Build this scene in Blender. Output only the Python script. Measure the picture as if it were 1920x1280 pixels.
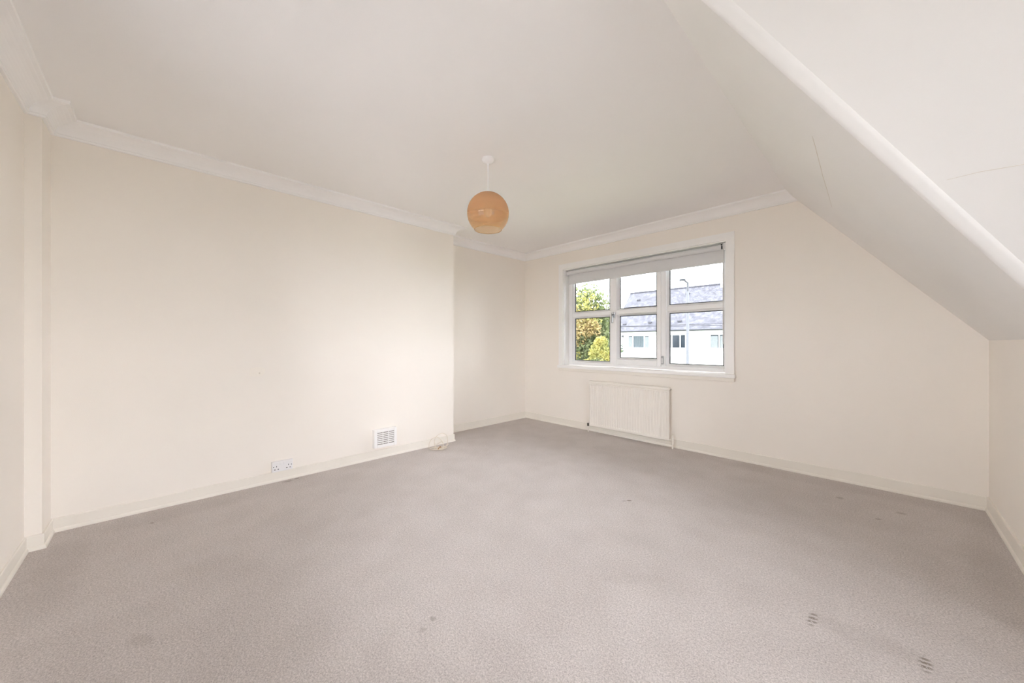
import bpy, bmesh, math, random
from mathutils import Vector, Matrix

# ------------------------------------------------------------------ scene, camera, light
sc = bpy.context.scene
for o in list(bpy.data.objects):
    bpy.data.objects.remove(o)
C = sc.collection
sc.view_settings.view_transform = 'Standard'
sc.view_settings.look = 'None'
sc.view_settings.gamma = 1.0
sc.view_settings.use_curve_mapping = False
sc.view_settings.exposure = 0.05
sc.cycles.use_denoising = True
sc.cycles.max_bounces = 16
sc.cycles.diffuse_bounces = 10
sc.cycles.glossy_bounces = 4
sc.cycles.transmission_bounces = 8
sc.cycles.transparent_max_bounces = 16
sc.cycles.caustics_reflective = False
sc.cycles.caustics_refractive = False
sc.cycles.sample_clamp_indirect = 8.0

CAM = Vector((3.512, -4.055, 1.15))
YAW = math.radians(45.707)
cam_data = bpy.data.cameras.new('camera')
cam_data.sensor_width = 36.0
cam_data.lens = 36.0 * 680.0 / 1920.0
cam_data.shift_y = 3.0 / 1920.0
cam_data.clip_start = 0.02
cam_data.clip_end = 500
cam = bpy.data.objects.new('camera', cam_data)
C.objects.link(cam)
cam.location = CAM
cam.rotation_euler = (math.pi / 2, 0, YAW)
sc.camera = cam

SKY = 11.2
world = bpy.data.worlds.new('overcast_sky')
sc.world = world
world.use_nodes = True
wbg = world.node_tree.nodes['Background']
wbg.inputs['Color'].default_value = (0.97, 0.982, 1.06, 1)
wbg.inputs['Strength'].default_value = SKY

# ------------------------------------------------------------------ helpers
random.seed(7)
PI = math.pi


def mesh_obj(name, verts, faces, mat, parent=None, smooth=False, kind=None):
    """one mesh object; verts in world space, origin moved to the base centre"""
    vs = [Vector(v) for v in verts]
    lo = Vector((min(v.x for v in vs), min(v.y for v in vs), min(v.z for v in vs)))
    hi = Vector((max(v.x for v in vs), max(v.y for v in vs), max(v.z for v in vs)))
    org = Vector(((lo.x + hi.x) / 2, (lo.y + hi.y) / 2, lo.z))
    me = bpy.data.meshes.new(name)
    me.from_pydata([tuple(v - org) for v in vs], [], faces)
    bm = bmesh.new()
    bm.from_mesh(me)
    bmesh.ops.recalc_face_normals(bm, faces=bm.faces)
    bm.to_mesh(me)
    bm.free()
    if smooth:
        me.polygons.foreach_set('use_smooth', [True] * len(me.polygons))
        try:
            me.set_sharp_from_angle(angle=math.radians(38))
        except Exception:
            pass
    me.materials.append(mat)
    o = bpy.data.objects.new(name, me)
    C.objects.link(o)
    if parent is not None:
        o.parent = parent
        o.location = org - world_loc(parent)
    else:
        o.location = org
    if kind:
        o['kind'] = kind
    return o


def world_loc(o):
    l = Vector(o.location)
    while o.parent is not None:
        o = o.parent
        l += Vector(o.location)
    return l


def empty(name, loc):
    e = bpy.data.objects.new(name, None)
    e.empty_display_size = 0.1
    C.objects.link(e)
    e.location = loc
    return e


def tag(o, label=None, cat=None, group=None, kind=None):
    if label: o['label'] = label
    if cat: o['category'] = cat
    if group: o['group'] = group
    if kind: o['kind'] = kind
    return o


class MB:
    def __init__(self):
        self.v = []
        self.f = []

    def add(self, verts, faces):
        n = len(self.v)
        self.v += [tuple(p) for p in verts]
        self.f += [[i + n for i in f] for f in faces]
        return self

    def box(self, x0, x1, y0, y1, z0, z1, b=0.0):
        if b <= 0:
            v = [(x, y, z) for z in (z0, z1) for y in (y0, y1) for x in (x0, x1)]
            f = [(0, 2, 3, 1), (4, 5, 7, 6), (0, 1, 5, 4), (2, 6, 7, 3), (0, 4, 6, 2), (1, 3, 7, 5)]
            return self.add(v, f)
        bm = bmesh.new()
        bmesh.ops.create_cube(bm, size=1)
        for p in bm.verts:
            p.co = Vector(((x0 + x1) / 2 + p.co.x * (x1 - x0), (y0 + y1) / 2 + p.co.y * (y1 - y0), (z0 + z1) / 2 + p.co.z * (z1 - z0)))
        bmesh.ops.bevel(bm, geom=bm.edges[:], offset=b, segments=2, affect='EDGES', profile=0.5)
        return self.bm(bm)

    def bm(self, bm):
        bm.verts.ensure_lookup_table()
        bm.verts.index_update()
        self.add([p.co[:] for p in bm.verts], [[q.index for q in f.verts] for f in bm.faces])
        bm.free()
        return self

    def prism(self, poly, a, b, axis='z'):
        """poly: 2-D points; axis 'z' -> (x,y), 'y' -> (x,z), 'x' -> (y,z)"""
        def p3(p, t):
            return {'z': (p[0], p[1], t), 'y': (p[0], t, p[1]), 'x': (t, p[0], p[1])}[axis]
        n = len(poly)
        v = [p3(p, a) for p in poly] + [p3(p, b) for p in poly]
        f = [list(range(n)), list(range(n, 2 * n))] + [(i, (i + 1) % n, n + (i + 1) % n, n + i) for i in range(n)]
        return self.add(v, f)

    def tube(self, pts, r, n=10, cap=True):
        pts = [Vector(p) for p in pts]
        rs = r if isinstance(r, (list, tuple)) else [r] * len(pts)
        rings = []
        up = None
        for i, p in enumerate(pts):
            t = (pts[min(i + 1, len(pts) - 1)] - pts[max(i - 1, 0)]).normalized()
            if up is None:
                up = Vector((0, 0, 1)) if abs(t.z) < 0.9 else Vector((1, 0, 0))
            s = t.cross(up).normalized()
            up = s.cross(t).normalized()
            rings.append([p + (s * math.cos(2 * PI * k / n) + up * math.sin(2 * PI * k / n)) * rs[i] for k in range(n)])
        v = [q for ring in rings for q in ring]
        f = []
        for i in range(len(rings) - 1):
            for k in range(n):
                f.append((i * n + k, i * n + (k + 1) % n, (i + 1) * n + (k + 1) % n, (i + 1) * n + k))
        if cap:
            f.append(list(range(n)))
            f.append(list(range((len(rings) - 1) * n, len(rings) * n)))
        return self.add(v, f)

    def lathe(self, prof, c, n=32):
        """prof: (r, z) list; c: centre (x,y) ; revolved about vertical"""
        v = []
        f = []
        idx = []
        for r, z in prof:
            if r < 1e-6:
                idx.append([len(v)])
                v.append((c[0], c[1], z))
            else:
                idx.append(list(range(len(v), len(v) + n)))
                v += [(c[0] + r * math.cos(2 * PI * k / n), c[1] + r * math.sin(2 * PI * k / n), z) for k in range(n)]
        for a, b in zip(idx[:-1], idx[1:]):
            for k in range(n):
                k2 = (k + 1) % n
                if len(a) == 1 and len(b) == 1:
                    continue
                if len(a) == 1:
                    f.append((a[0], b[k], b[k2]))
                elif len(b) == 1:
                    f.append((a[k], a[k2], b[0]))
                else:
                    f.append((a[k], a[k2], b[k2], b[k]))
        return self.add(v, f)

    def build(self, name, mat, parent=None, smooth=False, kind=None):
        return mesh_obj(name, self.v, self.f, mat, parent, smooth, kind)


def catmull(pts, per=8, closed=False):
    pts = [Vector(p) for p in pts]
    out = []
    n = len(pts)
    rng = range(n) if closed else range(n - 1)
    for i in rng:
        if closed:
            p0, p1, p2, p3 = pts[i - 1], pts[i], pts[(i + 1) % n], pts[(i + 2) % n]
        else:
            p0, p1, p2, p3 = pts[max(i - 1, 0)], pts[i], pts[i + 1], pts[min(i + 2, n - 1)]
        for k in range(per):
            t = k / per
            out.append(0.5 * ((2 * p1) + (p2 - p0) * t + (2 * p0 - 5 * p1 + 4 * p2 - p3) * t * t + (3 * p1 - p0 - 3 * p2 + p3) * t ** 3))
    if not closed:
        out.append(pts[-1])
    return out


# ------------------------------------------------------------------ materials
def srgb(r, g, b):
    def f(c):
        c /= 255.0
        return c / 12.92 if c <= 0.04045 else ((c + 0.055) / 1.055) ** 2.4
    return (f(r), f(g), f(b), 1)


def new_mat(name):
    m = bpy.data.materials.new(name)
    m.use_nodes = True
    return m, m.node_tree, m.node_tree.nodes['Principled BSDF']


def link(nt, a, b):
    nt.links.new(a, b)


def paint(name, col, rough=0.6, var=0.02, scale=3.0, bump=0.0, bscale=220.0, spec=0.3):
    """painted surface: faint mottling in the colour, fine roller-stipple relief"""
    m, nt, p = new_mat(name)
    p.inputs['Roughness'].default_value = rough
    p.inputs['Specular IOR Level'].default_value = spec
    geo = nt.nodes.new('ShaderNodeNewGeometry')
    nz = nt.nodes.new('ShaderNodeTexNoise')
    nz.inputs['Scale'].default_value = scale
    nz.inputs['Detail'].default_value = 5
    link(nt, geo.outputs['Position'], nz.inputs['Vector'])
    rp = nt.nodes.new('ShaderNodeValToRGB')
    rp.color_ramp.elements[0].position = 0.3
    rp.color_ramp.elements[1].position = 0.7
    rp.color_ramp.elements[0].color = tuple(c * (1 - var) for c in col[:3]) + (1,)
    rp.color_ramp.elements[1].color = tuple(min(1, c * (1 + var)) for c in col[:3]) + (1,)
    link(nt, nz.outputs['Fac'], rp.inputs['Fac'])
    link(nt, rp.outputs['Color'], p.inputs['Base Color'])
    if bump > 0:
        nb = nt.nodes.new('ShaderNodeTexNoise')
        nb.inputs['Scale'].default_value = bscale
        nb.inputs['Detail'].default_value = 2
        link(nt, geo.outputs['Position'], nb.inputs['Vector'])
        bp = nt.nodes.new('ShaderNodeBump')
        bp.inputs['Strength'].default_value = bump
        bp.inputs['Distance'].default_value = 0.002
        link(nt, nb.outputs['Fac'], bp.inputs['Height'])
        link(nt, bp.outputs['Normal'], p.inputs['Normal'])
    return m


M = {}
M['cream'] = paint('cream_emulsion', (0.90, 0.852, 0.79), 0.75, 0.012, 1.6, 0.12)
M['ceil'] = paint('white_ceiling_emulsion', (0.90, 0.885, 0.875), 0.85, 0.012, 1.3, 0.10)
M['slope'] = paint('offwhite_slope_emulsion', (0.868, 0.856, 0.835), 0.8, 0.015, 1.5, 0.12)
M['cornice'] = paint('white_plaster_cornice', (0.93, 0.92, 0.915), 0.55, 0.01, 4)
M['gloss'] = paint('cream_gloss_woodwork', (0.845, 0.805, 0.735), 0.35, 0.012, 5)
M['gloss_white'] = paint('white_gloss_woodwork', (0.92, 0.91, 0.895), 0.32, 0.01, 5)
M['upvc'] = paint('white_upvc', (0.92, 0.92, 0.92), 0.28, 0.006, 6)
M['rad'] = paint('cream_radiator_enamel', (0.84, 0.80, 0.735), 0.35, 0.012, 7)
M['rubber'] = paint('black_gasket_rubber', (0.02, 0.02, 0.022), 0.6, 0.05, 20)
M['blind'] = paint('pale_grey_blind_fabric', (0.72, 0.72, 0.725), 0.85, 0.01, 30, 0.2, 900)
M['plastic'] = paint('white_moulded_plastic', (0.84, 0.83, 0.83), 0.3, 0.006, 9)
M['dark'] = paint('dark_hole', (0.03, 0.03, 0.03), 0.8, 0.05, 20)
M['backing'] = paint('vent_dark_backing', (0.30, 0.27, 0.25), 0.9, 0.05, 20)
M['filler'] = paint('plaster_filler', (0.90, 0.85, 0.775), 0.9, 0.02, 30, 0.5, 300)
M['crack'] = paint('hairline_crack_dirt', (0.70, 0.64, 0.56), 0.9, 0.05, 40)
M['seam_shade'] = paint('tan_shade_line', (0.56, 0.49, 0.40), 0.7, 0.15, 30)
M['brass'] = paint('dull_valve_metal', (0.10, 0.085, 0.07), 0.45, 0.1, 60)
M['cable'] = paint('old_ivory_cable', (0.74, 0.67, 0.56), 0.5, 0.08, 12)
M['cable_brown'] = paint('tan_cable_tie', (0.42, 0.24, 0.11), 0.6, 0.1, 40)

m, nt, p = new_mat('brushed_chrome')
p.inputs['Metallic'].default_value = 1.0
p.inputs['Roughness'].default_value = 0.3
nz = nt.nodes.new('ShaderNodeTexNoise'); nz.inputs['Scale'].default_value = 80
rp = nt.nodes.new('ShaderNodeValToRGB')
rp.color_ramp.elements[0].color = (0.42, 0.44, 0.47, 1)
rp.color_ramp.elements[1].color = (0.56, 0.58, 0.6, 1)
link(nt, nz.outputs['Fac'], rp.inputs['Fac']); link(nt, rp.outputs['Color'], p.inputs['Base Color'])
M['chrome'] = m

# window glass: clear sheet, mirror-like by Fresnel
m = bpy.data.materials.new('window_glass'); m.use_nodes = True
nt = m.node_tree; nt.nodes.clear()
out = nt.nodes.new('ShaderNodeOutputMaterial'); mix = nt.nodes.new('ShaderNodeMixShader')
tr = nt.nodes.new('ShaderNodeBsdfTransparent'); gl = nt.nodes.new('ShaderNodeBsdfGlossy'); fr = nt.nodes.new('ShaderNodeFresnel')
tr.inputs['Color'].default_value = (0.97, 0.98, 0.975, 1)
gl.inputs['Roughness'].default_value = 0.01
fr.inputs['IOR'].default_value = 1.35
link(nt, fr.outputs[0], mix.inputs[0]); link(nt, tr.outputs[0], mix.inputs[1]); link(nt, gl.outputs[0], mix.inputs[2]); link(nt, mix.outputs[0], out.inputs[0])
M['glass'] = m

# pendant shade: peach lustre glass, denser at the crown and clear towards the open rim
m = bpy.data.materials.new('amber_ombre_glass'); m.use_nodes = True
nt = m.node_tree; nt.nodes.clear()
out = nt.nodes.new('ShaderNodeOutputMaterial')
tc = nt.nodes.new('ShaderNodeNewGeometry'); sep = nt.nodes.new('ShaderNodeSeparateXYZ'); mr = nt.nodes.new('ShaderNodeMapRange')
link(nt, tc.outputs['Position'], sep.inputs[0]); link(nt, sep.outputs['Z'], mr.inputs['Value'])
mr.inputs['From Min'].default_value = 1.98; mr.inputs['From Max'].default_value = 2.15
mr.inputs['To Min'].default_value = 0.10; mr.inputs['To Max'].default_value = 0.50
trn = nt.nodes.new('ShaderNodeBsdfTransparent'); trn.inputs['Color'].default_value = (0.985, 0.91, 0.79, 1)
tl = nt.nodes.new('ShaderNodeBsdfTranslucent'); tl.inputs['Color'].default_value = (0.87, 0.61, 0.41, 1)
df = nt.nodes.new('ShaderNodeBsdfDiffuse'); df.inputs['Color'].default_value = (0.80, 0.54, 0.35, 1)
mx0 = nt.nodes.new('ShaderNodeMixShader'); mx0.inputs[0].default_value = 0.5
link(nt, tl.outputs[0], mx0.inputs[1]); link(nt, df.outputs[0], mx0.inputs[2])
mx1 = nt.nodes.new('ShaderNodeMixShader'); link(nt, mr.outputs[0], mx1.inputs[0]); link(nt, trn.outputs[0], mx1.inputs[1]); link(nt, mx0.outputs[0], mx1.inputs[2])
gl = nt.nodes.new('ShaderNodeBsdfGlossy'); gl.inputs['Roughness'].default_value = 0.06
lw = nt.nodes.new('ShaderNodeLayerWeight'); lw.inputs['Blend'].default_value = 0.5
pw = nt.nodes.new('ShaderNodeMath'); pw.operation = 'POWER'; pw.inputs[1].default_value = 4.0
link(nt, lw.outputs['Facing'], pw.inputs[0])
fm = nt.nodes.new('ShaderNodeMath'); fm.operation = 'MULTIPLY_ADD'; fm.inputs[1].default_value = 0.22; fm.inputs[2].default_value = 0.03
link(nt, pw.outputs[0], fm.inputs[0])
mx2 = nt.nodes.new('ShaderNodeMixShader'); link(nt, fm.outputs[0], mx2.inputs[0]); link(nt, mx1.outputs[0], mx2.inputs[1]); link(nt, gl.outputs[0], mx2.inputs[2])
link(nt, mx2.outputs[0], out.inputs[0])
M['amber'] = m
M['amber_rim'] = paint('dense_amber_glass_rim', (0.50, 0.34, 0.16), 0.15, 0.05, 20, spec=0.6)
M['rose'] = paint('white_rose_plastic', (0.93, 0.925, 0.92), 0.3, 0.004, 9)
M['bulb'] = paint('opal_bulb', (0.85, 0.83, 0.78), 0.25, 0.005, 5)


# carpet: heathered twist pile, worn traffic areas, a few stains with shapes of their own
def carpet():
    m, nt, p = new_mat('beige_twist_carpet')
    p.inputs['Roughness'].default_value = 1.0
    p.inputs['Specular IOR Level'].default_value = 0.05
    p.inputs['Sheen Weight'].default_value = 0.15
    N = nt.nodes.new
    geo = N('ShaderNodeNewGeometry')
    pos = geo.outputs['Position']

    def noise(scale, detail=3, rough=0.5, vec=pos):
        n = N('ShaderNodeTexNoise')
        n.inputs['Scale'].default_value = scale
        n.inputs['Detail'].default_value = detail
        n.inputs['Roughness'].default_value = rough
        link(nt, vec, n.inputs['Vector'])
        return n.outputs['Fac']

    def ramp(src, p0, c0, p1, c1):
        r = N('ShaderNodeValToRGB')
        r.color_ramp.elements[0].position = p0
        r.color_ramp.elements[0].color = c0
        r.color_ramp.elements[1].position = p1
        r.color_ramp.elements[1].color = c1
        link(nt, src, r.inputs['Fac'])
        return r.outputs['Color']

    def mixc(fac, a, b, mode='MIX'):
        x = N('ShaderNodeMix')
        x.data_type = 'RGBA'
        x.blend_type = mode
        if isinstance(fac, float):
            x.inputs['Factor'].default_value = fac
        else:
            link(nt, fac, x.inputs['Factor'])
        for s, v in (('A', a), ('B', b)):
            sock = [i for i in x.inputs if i.name == s and i.type == 'RGBA'][0]
            if isinstance(v, tuple):
                sock.default_value = v
            else:
                link(nt, v, sock)
        return [o for o in x.outputs if o.type == 'RGBA'][0]

    def math_(op, a, b=None, c=None):
        x = N('ShaderNodeMath')
        x.operation = op
        for i, v in enumerate((a, b, c)):
            if v is None:
                continue
            if isinstance(v, (int, float)):
                x.inputs[i].default_value = v
            else:
                link(nt, v, x.inputs[i])
        return x.outputs[0]

    tuft = noise(185, 3, 0.75)
    base = ramp(tuft, 0.36, (0.35, 0.315, 0.297, 1), 0.64, (0.79, 0.725, 0.695, 1))
    flecks = noise(100, 3, 0.65)
    base = mixc(0.40, base, ramp(flecks, 0.35, (0.42, 0.382, 0.362, 1), 0.65, (0.76, 0.70, 0.67, 1)))
    wear = noise(1.15, 6, 0.62)
    base = mixc(1.0, base, ramp(wear, 0.34, (0.93, 0.925, 0.92, 1), 0.62, (1, 1, 1, 1)), 'MULTIPLY')
    wear2 = noise(4.5, 5, 0.6)
    base = mixc(1.0, base, ramp(wear2, 0.34, (0.945, 0.94, 0.935, 1), 0.60, (1, 1, 1, 1)), 'MULTIPLY')

    # stains: (x, y, half length, half width, angle, strength, stripes?)
    S = STAINS
    warp = N('ShaderNodeTexNoise')
    warp.inputs['Scale'].default_value = 22
    warp.inputs['Detail'].default_value = 4
    link(nt, pos, warp.inputs['Vector'])
    wsub = N('ShaderNodeVectorMath'); wsub.operation = 'SUBTRACT'; wsub.inputs[1].default_value = (0.5, 0.5, 0.5)
    link(nt, warp.outputs['Color'], wsub.inputs[0])
    total = None
    for (x, y, a, b, ang, st, stripes) in S:
        k = N('ShaderNodeVectorMath'); k.operation = 'MULTIPLY_ADD'
        w = min(a, b) * (1.1 if not stripes else 0.45)
        k.inputs[1].default_value = (w, w, 0)
        link(nt, wsub.outputs[0], k.inputs[0]); link(nt, pos, k.inputs[2])
        mp = N('ShaderNodeMapping'); mp.vector_type = 'TEXTURE'
        mp.inputs['Location'].default_value = (x, y, 0)
        mp.inputs['Rotation'].default_value = (0, 0, ang)
        mp.inputs['Scale'].default_value = (a, b, 1)
        link(nt, k.outputs[0], mp.inputs['Vector'])
        se = N('ShaderNodeSeparateXYZ'); link(nt, mp.outputs[0], se.inputs[0])
        d = math_('SQRT', math_('ADD', math_('MULTIPLY', se.outputs[0], se.outputs[0]), math_('MULTIPLY', se.outputs[1], se.outputs[1])))
        r = N('ShaderNodeMapRange'); r.interpolation_type = 'SMOOTHSTEP'
        r.inputs['From Min'].default_value = 1.1; r.inputs['From Max'].default_value = 0.45
        r.inputs['To Min'].default_value = 0.0; r.inputs['To Max'].default_value = st
        link(nt, d, r.inputs['Value'])
        v = r.outputs[0]
        if stripes:
            sn = math_('SINE', math_('MULTIPLY_ADD', se.outputs[0], stripes, math_('MULTIPLY', se.outputs[1], 1.2)))
            sn = math_('MULTIPLY', math_('GREATER_THAN', sn, -0.1), 1.0)
            br = math_('GREATER_THAN', flecks, 0.44)
            v = math_('MULTIPLY', math_('MULTIPLY', v, sn), br)
        total = v if total is None else math_('MAXIMUM', total, v)
    speck = math_('MULTIPLY', total, math_('MULTIPLY_ADD', tuft, 1.0, 0.45))
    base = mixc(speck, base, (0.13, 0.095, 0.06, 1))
    link(nt, base, p.inputs['Base Color'])
    hgt = math_('ADD', math_('MULTIPLY', tuft, 1.0), math_('MULTIPLY', flecks, 0.8))
    bp = N('ShaderNodeBump')
    bp.inputs['Strength'].default_value = 0.55
    bp.inputs['Distance'].default_value = 0.006
    link(nt, hgt, bp.inputs['Height'])
    link(nt, bp.outputs['Normal'], p.inputs['Normal'])
    return m


STAINS = [
    # x, y, half length, half width, angle, strength, stripes
    (3.305, -2.102, 0.066, 0.020, 1.55, 0.75, 15.0),    # tread mark
    (3.616, -2.088, 0.060, 0.022, 1.55, 0.80, 15.0),     # tread mark
    (2.212, -1.590, 0.024, 0.010, 0.8, 0.75, 0),
    (2.190, -1.625, 0.020, 0.008, 0.8, 0.55, 0),
    (3.285, -0.426, 0.030, 0.026, 1.2, 0.34, 0),
    (3.595, -0.459, 0.030, 0.028, 0.6, 0.34, 0),
    (3.488, -0.686, 0.022, 0.012, 0.8, 0.45, 0),
    (2.198, -3.236, 0.018, 0.014, 0.2, 0.34, 0),
    (2.222, -3.295, 0.018, 0.016, 0.9, 0.22, 0),
    (0.034, -3.211, 0.022, 0.012, 1.4, 0.65, 0),
    (0.047, -3.281, 0.045, 0.022, 1.5, 0.40, 0),
    (0.243, -4.083, 0.018, 0.008, 0.8, 0.60, 0),
    (1.505, -4.102, 0.070, 0.035, 0.6, 0.16, 0),
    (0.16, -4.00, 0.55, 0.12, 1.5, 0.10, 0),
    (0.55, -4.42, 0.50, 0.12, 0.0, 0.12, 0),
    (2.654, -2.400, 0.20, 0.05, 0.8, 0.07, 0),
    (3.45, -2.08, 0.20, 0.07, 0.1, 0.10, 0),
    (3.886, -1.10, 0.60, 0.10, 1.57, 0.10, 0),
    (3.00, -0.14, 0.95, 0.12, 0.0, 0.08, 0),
]
M['carpet'] = carpet()


# exterior materials
def roof_mat():
    m, nt, p = new_mat('weathered_grey_slates')
    p.inputs['Roughness'].default_value = 0.75
    N = nt.nodes.new
    tc = N('ShaderNodeNewGeometry')
    br = N('ShaderNodeTexBrick')
    mp = N('ShaderNodeMapping')
    mp.inputs['Rotation'].default_value = (math.radians(90), 0, 0)
    br.inputs['Scale'].default_value = 1.0
    br.inputs['Brick Width'].default_value = 0.30
    br.inputs['Row Height'].default_value = 0.17
    br.inputs['Mortar Size'].default_value = 0.012
    br.inputs['Color1'].default_value = (0.041, 0.042, 0.05, 1)
    br.inputs['Color2'].default_value = (0.059, 0.06, 0.069, 1)
    br.inputs['Mortar'].default_value = (0.034, 0.035, 0.043, 1)
    link(nt, tc.outputs['Position'], mp.inputs['Vector'])
    link(nt, mp.outputs[0], br.inputs['Vector'])
    nz = N('ShaderNodeTexNoise'); nz.inputs['Scale'].default_value = 2.6; nz.inputs['Detail'].default_value = 6; nz.inputs['Roughness'].default_value = 0.8
    link(nt, tc.outputs['Position'], nz.inputs['Vector'])
    rp = N('ShaderNodeValToRGB')
    rp.color_ramp.elements[0].position = 0.44; rp.color_ramp.elements[0].color = (0.80, 0.80, 0.85, 1)
    rp.color_ramp.elements[1].position = 0.62; rp.color_ramp.elements[1].color = (1.9, 1.9, 1.9, 1)
    link(nt, nz.outputs['Fac'], rp.inputs['Fac'])
    mx = N('ShaderNodeMix'); mx.data_type = 'RGBA'; mx.blend_type = 'MULTIPLY'; mx.inputs['Factor'].default_value = 1.0
    ins = [i for i in mx.inputs if i.type == 'RGBA']
    link(nt, br.outputs['Color'], ins[0]); link(nt, rp.outputs['Color'], ins[1])
    link(nt, [o for o in mx.outputs if o.type == 'RGBA'][0], p.inputs['Base Color'])
    return m


M['slate'] = roof_mat()
M['ridge'] = paint('grey_ridge_tile', (0.055, 0.055, 0.066), 0.8, 0.1, 6)
M['harl'] = paint('white_roughcast_render', (0.80, 0.80, 0.80), 0.9, 0.02, 3, 0.4, 60)
M['fascia'] = paint('white_fascia_board', (0.82, 0.82, 0.84), 0.5, 0.01, 4)
M['gutter'] = paint('grey_gutter', (0.03, 0.032, 0.038), 0.5, 0.05, 8)
M['hframe'] = paint('white_house_window_frame', (0.85, 0.85, 0.87), 0.4, 0.01, 6)
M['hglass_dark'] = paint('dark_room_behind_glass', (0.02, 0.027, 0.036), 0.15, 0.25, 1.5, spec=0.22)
M['curtain'] = paint('pale_net_curtain', (0.15, 0.165, 0.17), 0.9, 0.12, 9)
M['vblind'] = paint('grey_vertical_blind_slat', (0.075, 0.095, 0.105), 0.8, 0.15, 6)
M['vent_dark'] = paint('dark_roof_vent', (0.06, 0.06, 0.07), 0.7, 0.1, 9)
M['galv'] = paint('galvanised_lamp_column', (0.105, 0.11, 0.125), 0.5, 0.05, 5)
M['galv_dark'] = paint('grey_lamp_head', (0.05, 0.053, 0.06), 0.5, 0.05, 5)
M['wire'] = paint('black_overhead_wire', (0.03, 0.03, 0.035), 0.7, 0.05, 5)
M['bark'] = paint('tree_bark', (0.09, 0.075, 0.06), 0.9, 0.3, 9)
M['grass'] = paint('garden_grass', (0.17, 0.20, 0.10), 0.95, 0.3, 1.2)
M['added_paving'] = paint('pale_bounce_paving', (0.28, 0.275, 0.27), 0.9, 0.08, 2)
M['tarmac'] = paint('grey_tarmac', (0.22, 0.22, 0.23), 0.9, 0.08, 4)


def leaf_mat(name, col, var):
    m, nt, p = new_mat(name)
    N = nt.nodes.new
    geo = N('ShaderNodeNewGeometry')
    nz = N('ShaderNodeTexNoise'); nz.inputs['Scale'].default_value = 1.7; nz.inputs['Detail'].default_value = 5
    link(nt, geo.outputs['Position'], nz.inputs['Vector'])
    rp = N('ShaderNodeValToRGB')
    rp.color_ramp.elements[0].position = 0.36; rp.color_ramp.elements[0].color = col + (1,)
    rp.color_ramp.elements[1].position = 0.64; rp.color_ramp.elements[1].color = var + (1,)
    link(nt, nz.outputs['Fac'], rp.inputs['Fac'])
    tl = N('ShaderNodeBsdfTranslucent'); mx = N('ShaderNodeMixShader'); mx.inputs[0].default_value = 0.45
    p.inputs['Roughness'].default_value = 0.7
    link(nt, rp.outputs['Color'], p.inputs['Base Color']); link(nt, rp.outputs['Color'], tl.inputs['Color'])
    out = nt.nodes['Material Output']
    link(nt, p.outputs[0], mx.inputs[1]); link(nt, tl.outputs[0], mx.inputs[2]); link(nt, mx.outputs[0], out.inputs[0])
    return m


M['leaf_green'] = leaf_mat('green_leaves', (0.09, 0.125, 0.05), (0.2, 0.23, 0.1))
M['leaf_dark'] = leaf_mat('dark_green_leaves', (0.045, 0.085, 0.055), (0.085, 0.14, 0.085))
M['leaf_yellow'] = leaf_mat('yellow_autumn_leaves', (0.25, 0.26, 0.075), (0.4, 0.35, 0.1))
M['leaf_orange'] = leaf_mat('orange_autumn_leaves', (0.3, 0.24, 0.1), (0.4, 0.3, 0.14))

# ------------------------------------------------------------------ room shell
ZC = 2.505                     # flat ceiling
S1 = 1.2045                    # fall of the right slope along +x
S2 = 0.9611                    # fall of the rear slope along +y
XE = 2.905                     # flat ceiling meets right slope
YE = -3.0766                   # flat ceiling meets rear slope
XK, YK = 4.015, -1.6855        # low walls
ZK = ZC - S1 * (XK - XE)       # their height
XBR, YBR = -0.018, -1.572      # chimney breast face and end
XAL = -0.363                   # alcove wall
YW = 0.018                     # window wall face
YB = -4.583                    # back wall face
XBOX, YBOX = 0.212, -4.522     # boxed corner
XW = 5.40                      # end wall of the side wing
YO = 0.29                      # outer face of window wall
# window opening
WX0, WX1, WZ0, WZ1 = 0.378, 2.414, 0.842, 2.178


def struct(o):
    o['kind'] = 'structure'
    return o


struct(MB().prism([(-0.75, -4.95), (5.7, -4.95), (5.7, -1.4), (4.3, -1.4), (4.3, YO), (-0.75, YO)], -0.20, 0.0).build('floor', M['carpet']))

# flat ceiling (L shaped)
struct(MB().prism([(-0.75, -4.95), (5.7, -4.95), (5.7, YE), (XE, YE), (XE, YO), (-0.75, YO)], ZC, ZC + 0.15).build('ceiling', M['ceil']))


def slab(poly, zf, th):
    n = len(poly)
    v = [(x, y, zf(x, y)) for x, y in poly] + [(x, y, zf(x, y) + th) for x, y in poly]
    f = [list(range(n)), list(range(n, 2 * n))] + [(i, (i + 1) % n, n + (i + 1) % n, n + i) for i in range(n)]
    return MB().add(v, f)


z1 = lambda x, y: ZC - S1 * (x - XE)
z2 = lambda x, y: ZC - S2 * (y - YE)
kx = 0.285                      # slopes run on over the low walls
xk2, yk2 = XK + kx, YK + kx * S1 / S2
slope_r = struct(slab([(XE, YO), (XE, YE), (xk2, yk2), (xk2, YO)], z1, 0.16).build('ceiling_right', M['slope']))
slope_b = struct(slab([(XE, YE), (5.7, YE), (5.7, yk2), (xk2, yk2)], z2, 0.16).build('ceiling_rear', M['slope']))

# walls
struct(MB().box(-0.75, XBR, YBOX, YBR, 0, ZC).build('wall_left', M['cream']))
struct(MB().box(-0.75, XAL, YBR, YW, 0, ZC).build('wall_alcove', M['cream']))
struct(MB().prism([(-0.75, -4.95), (1.15, -4.95), (1.15, YB), (XBOX, YB), (XBOX, YBOX), (-0.75, YBOX)], 0, ZC).build('wall_back', M['cream']))
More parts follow.
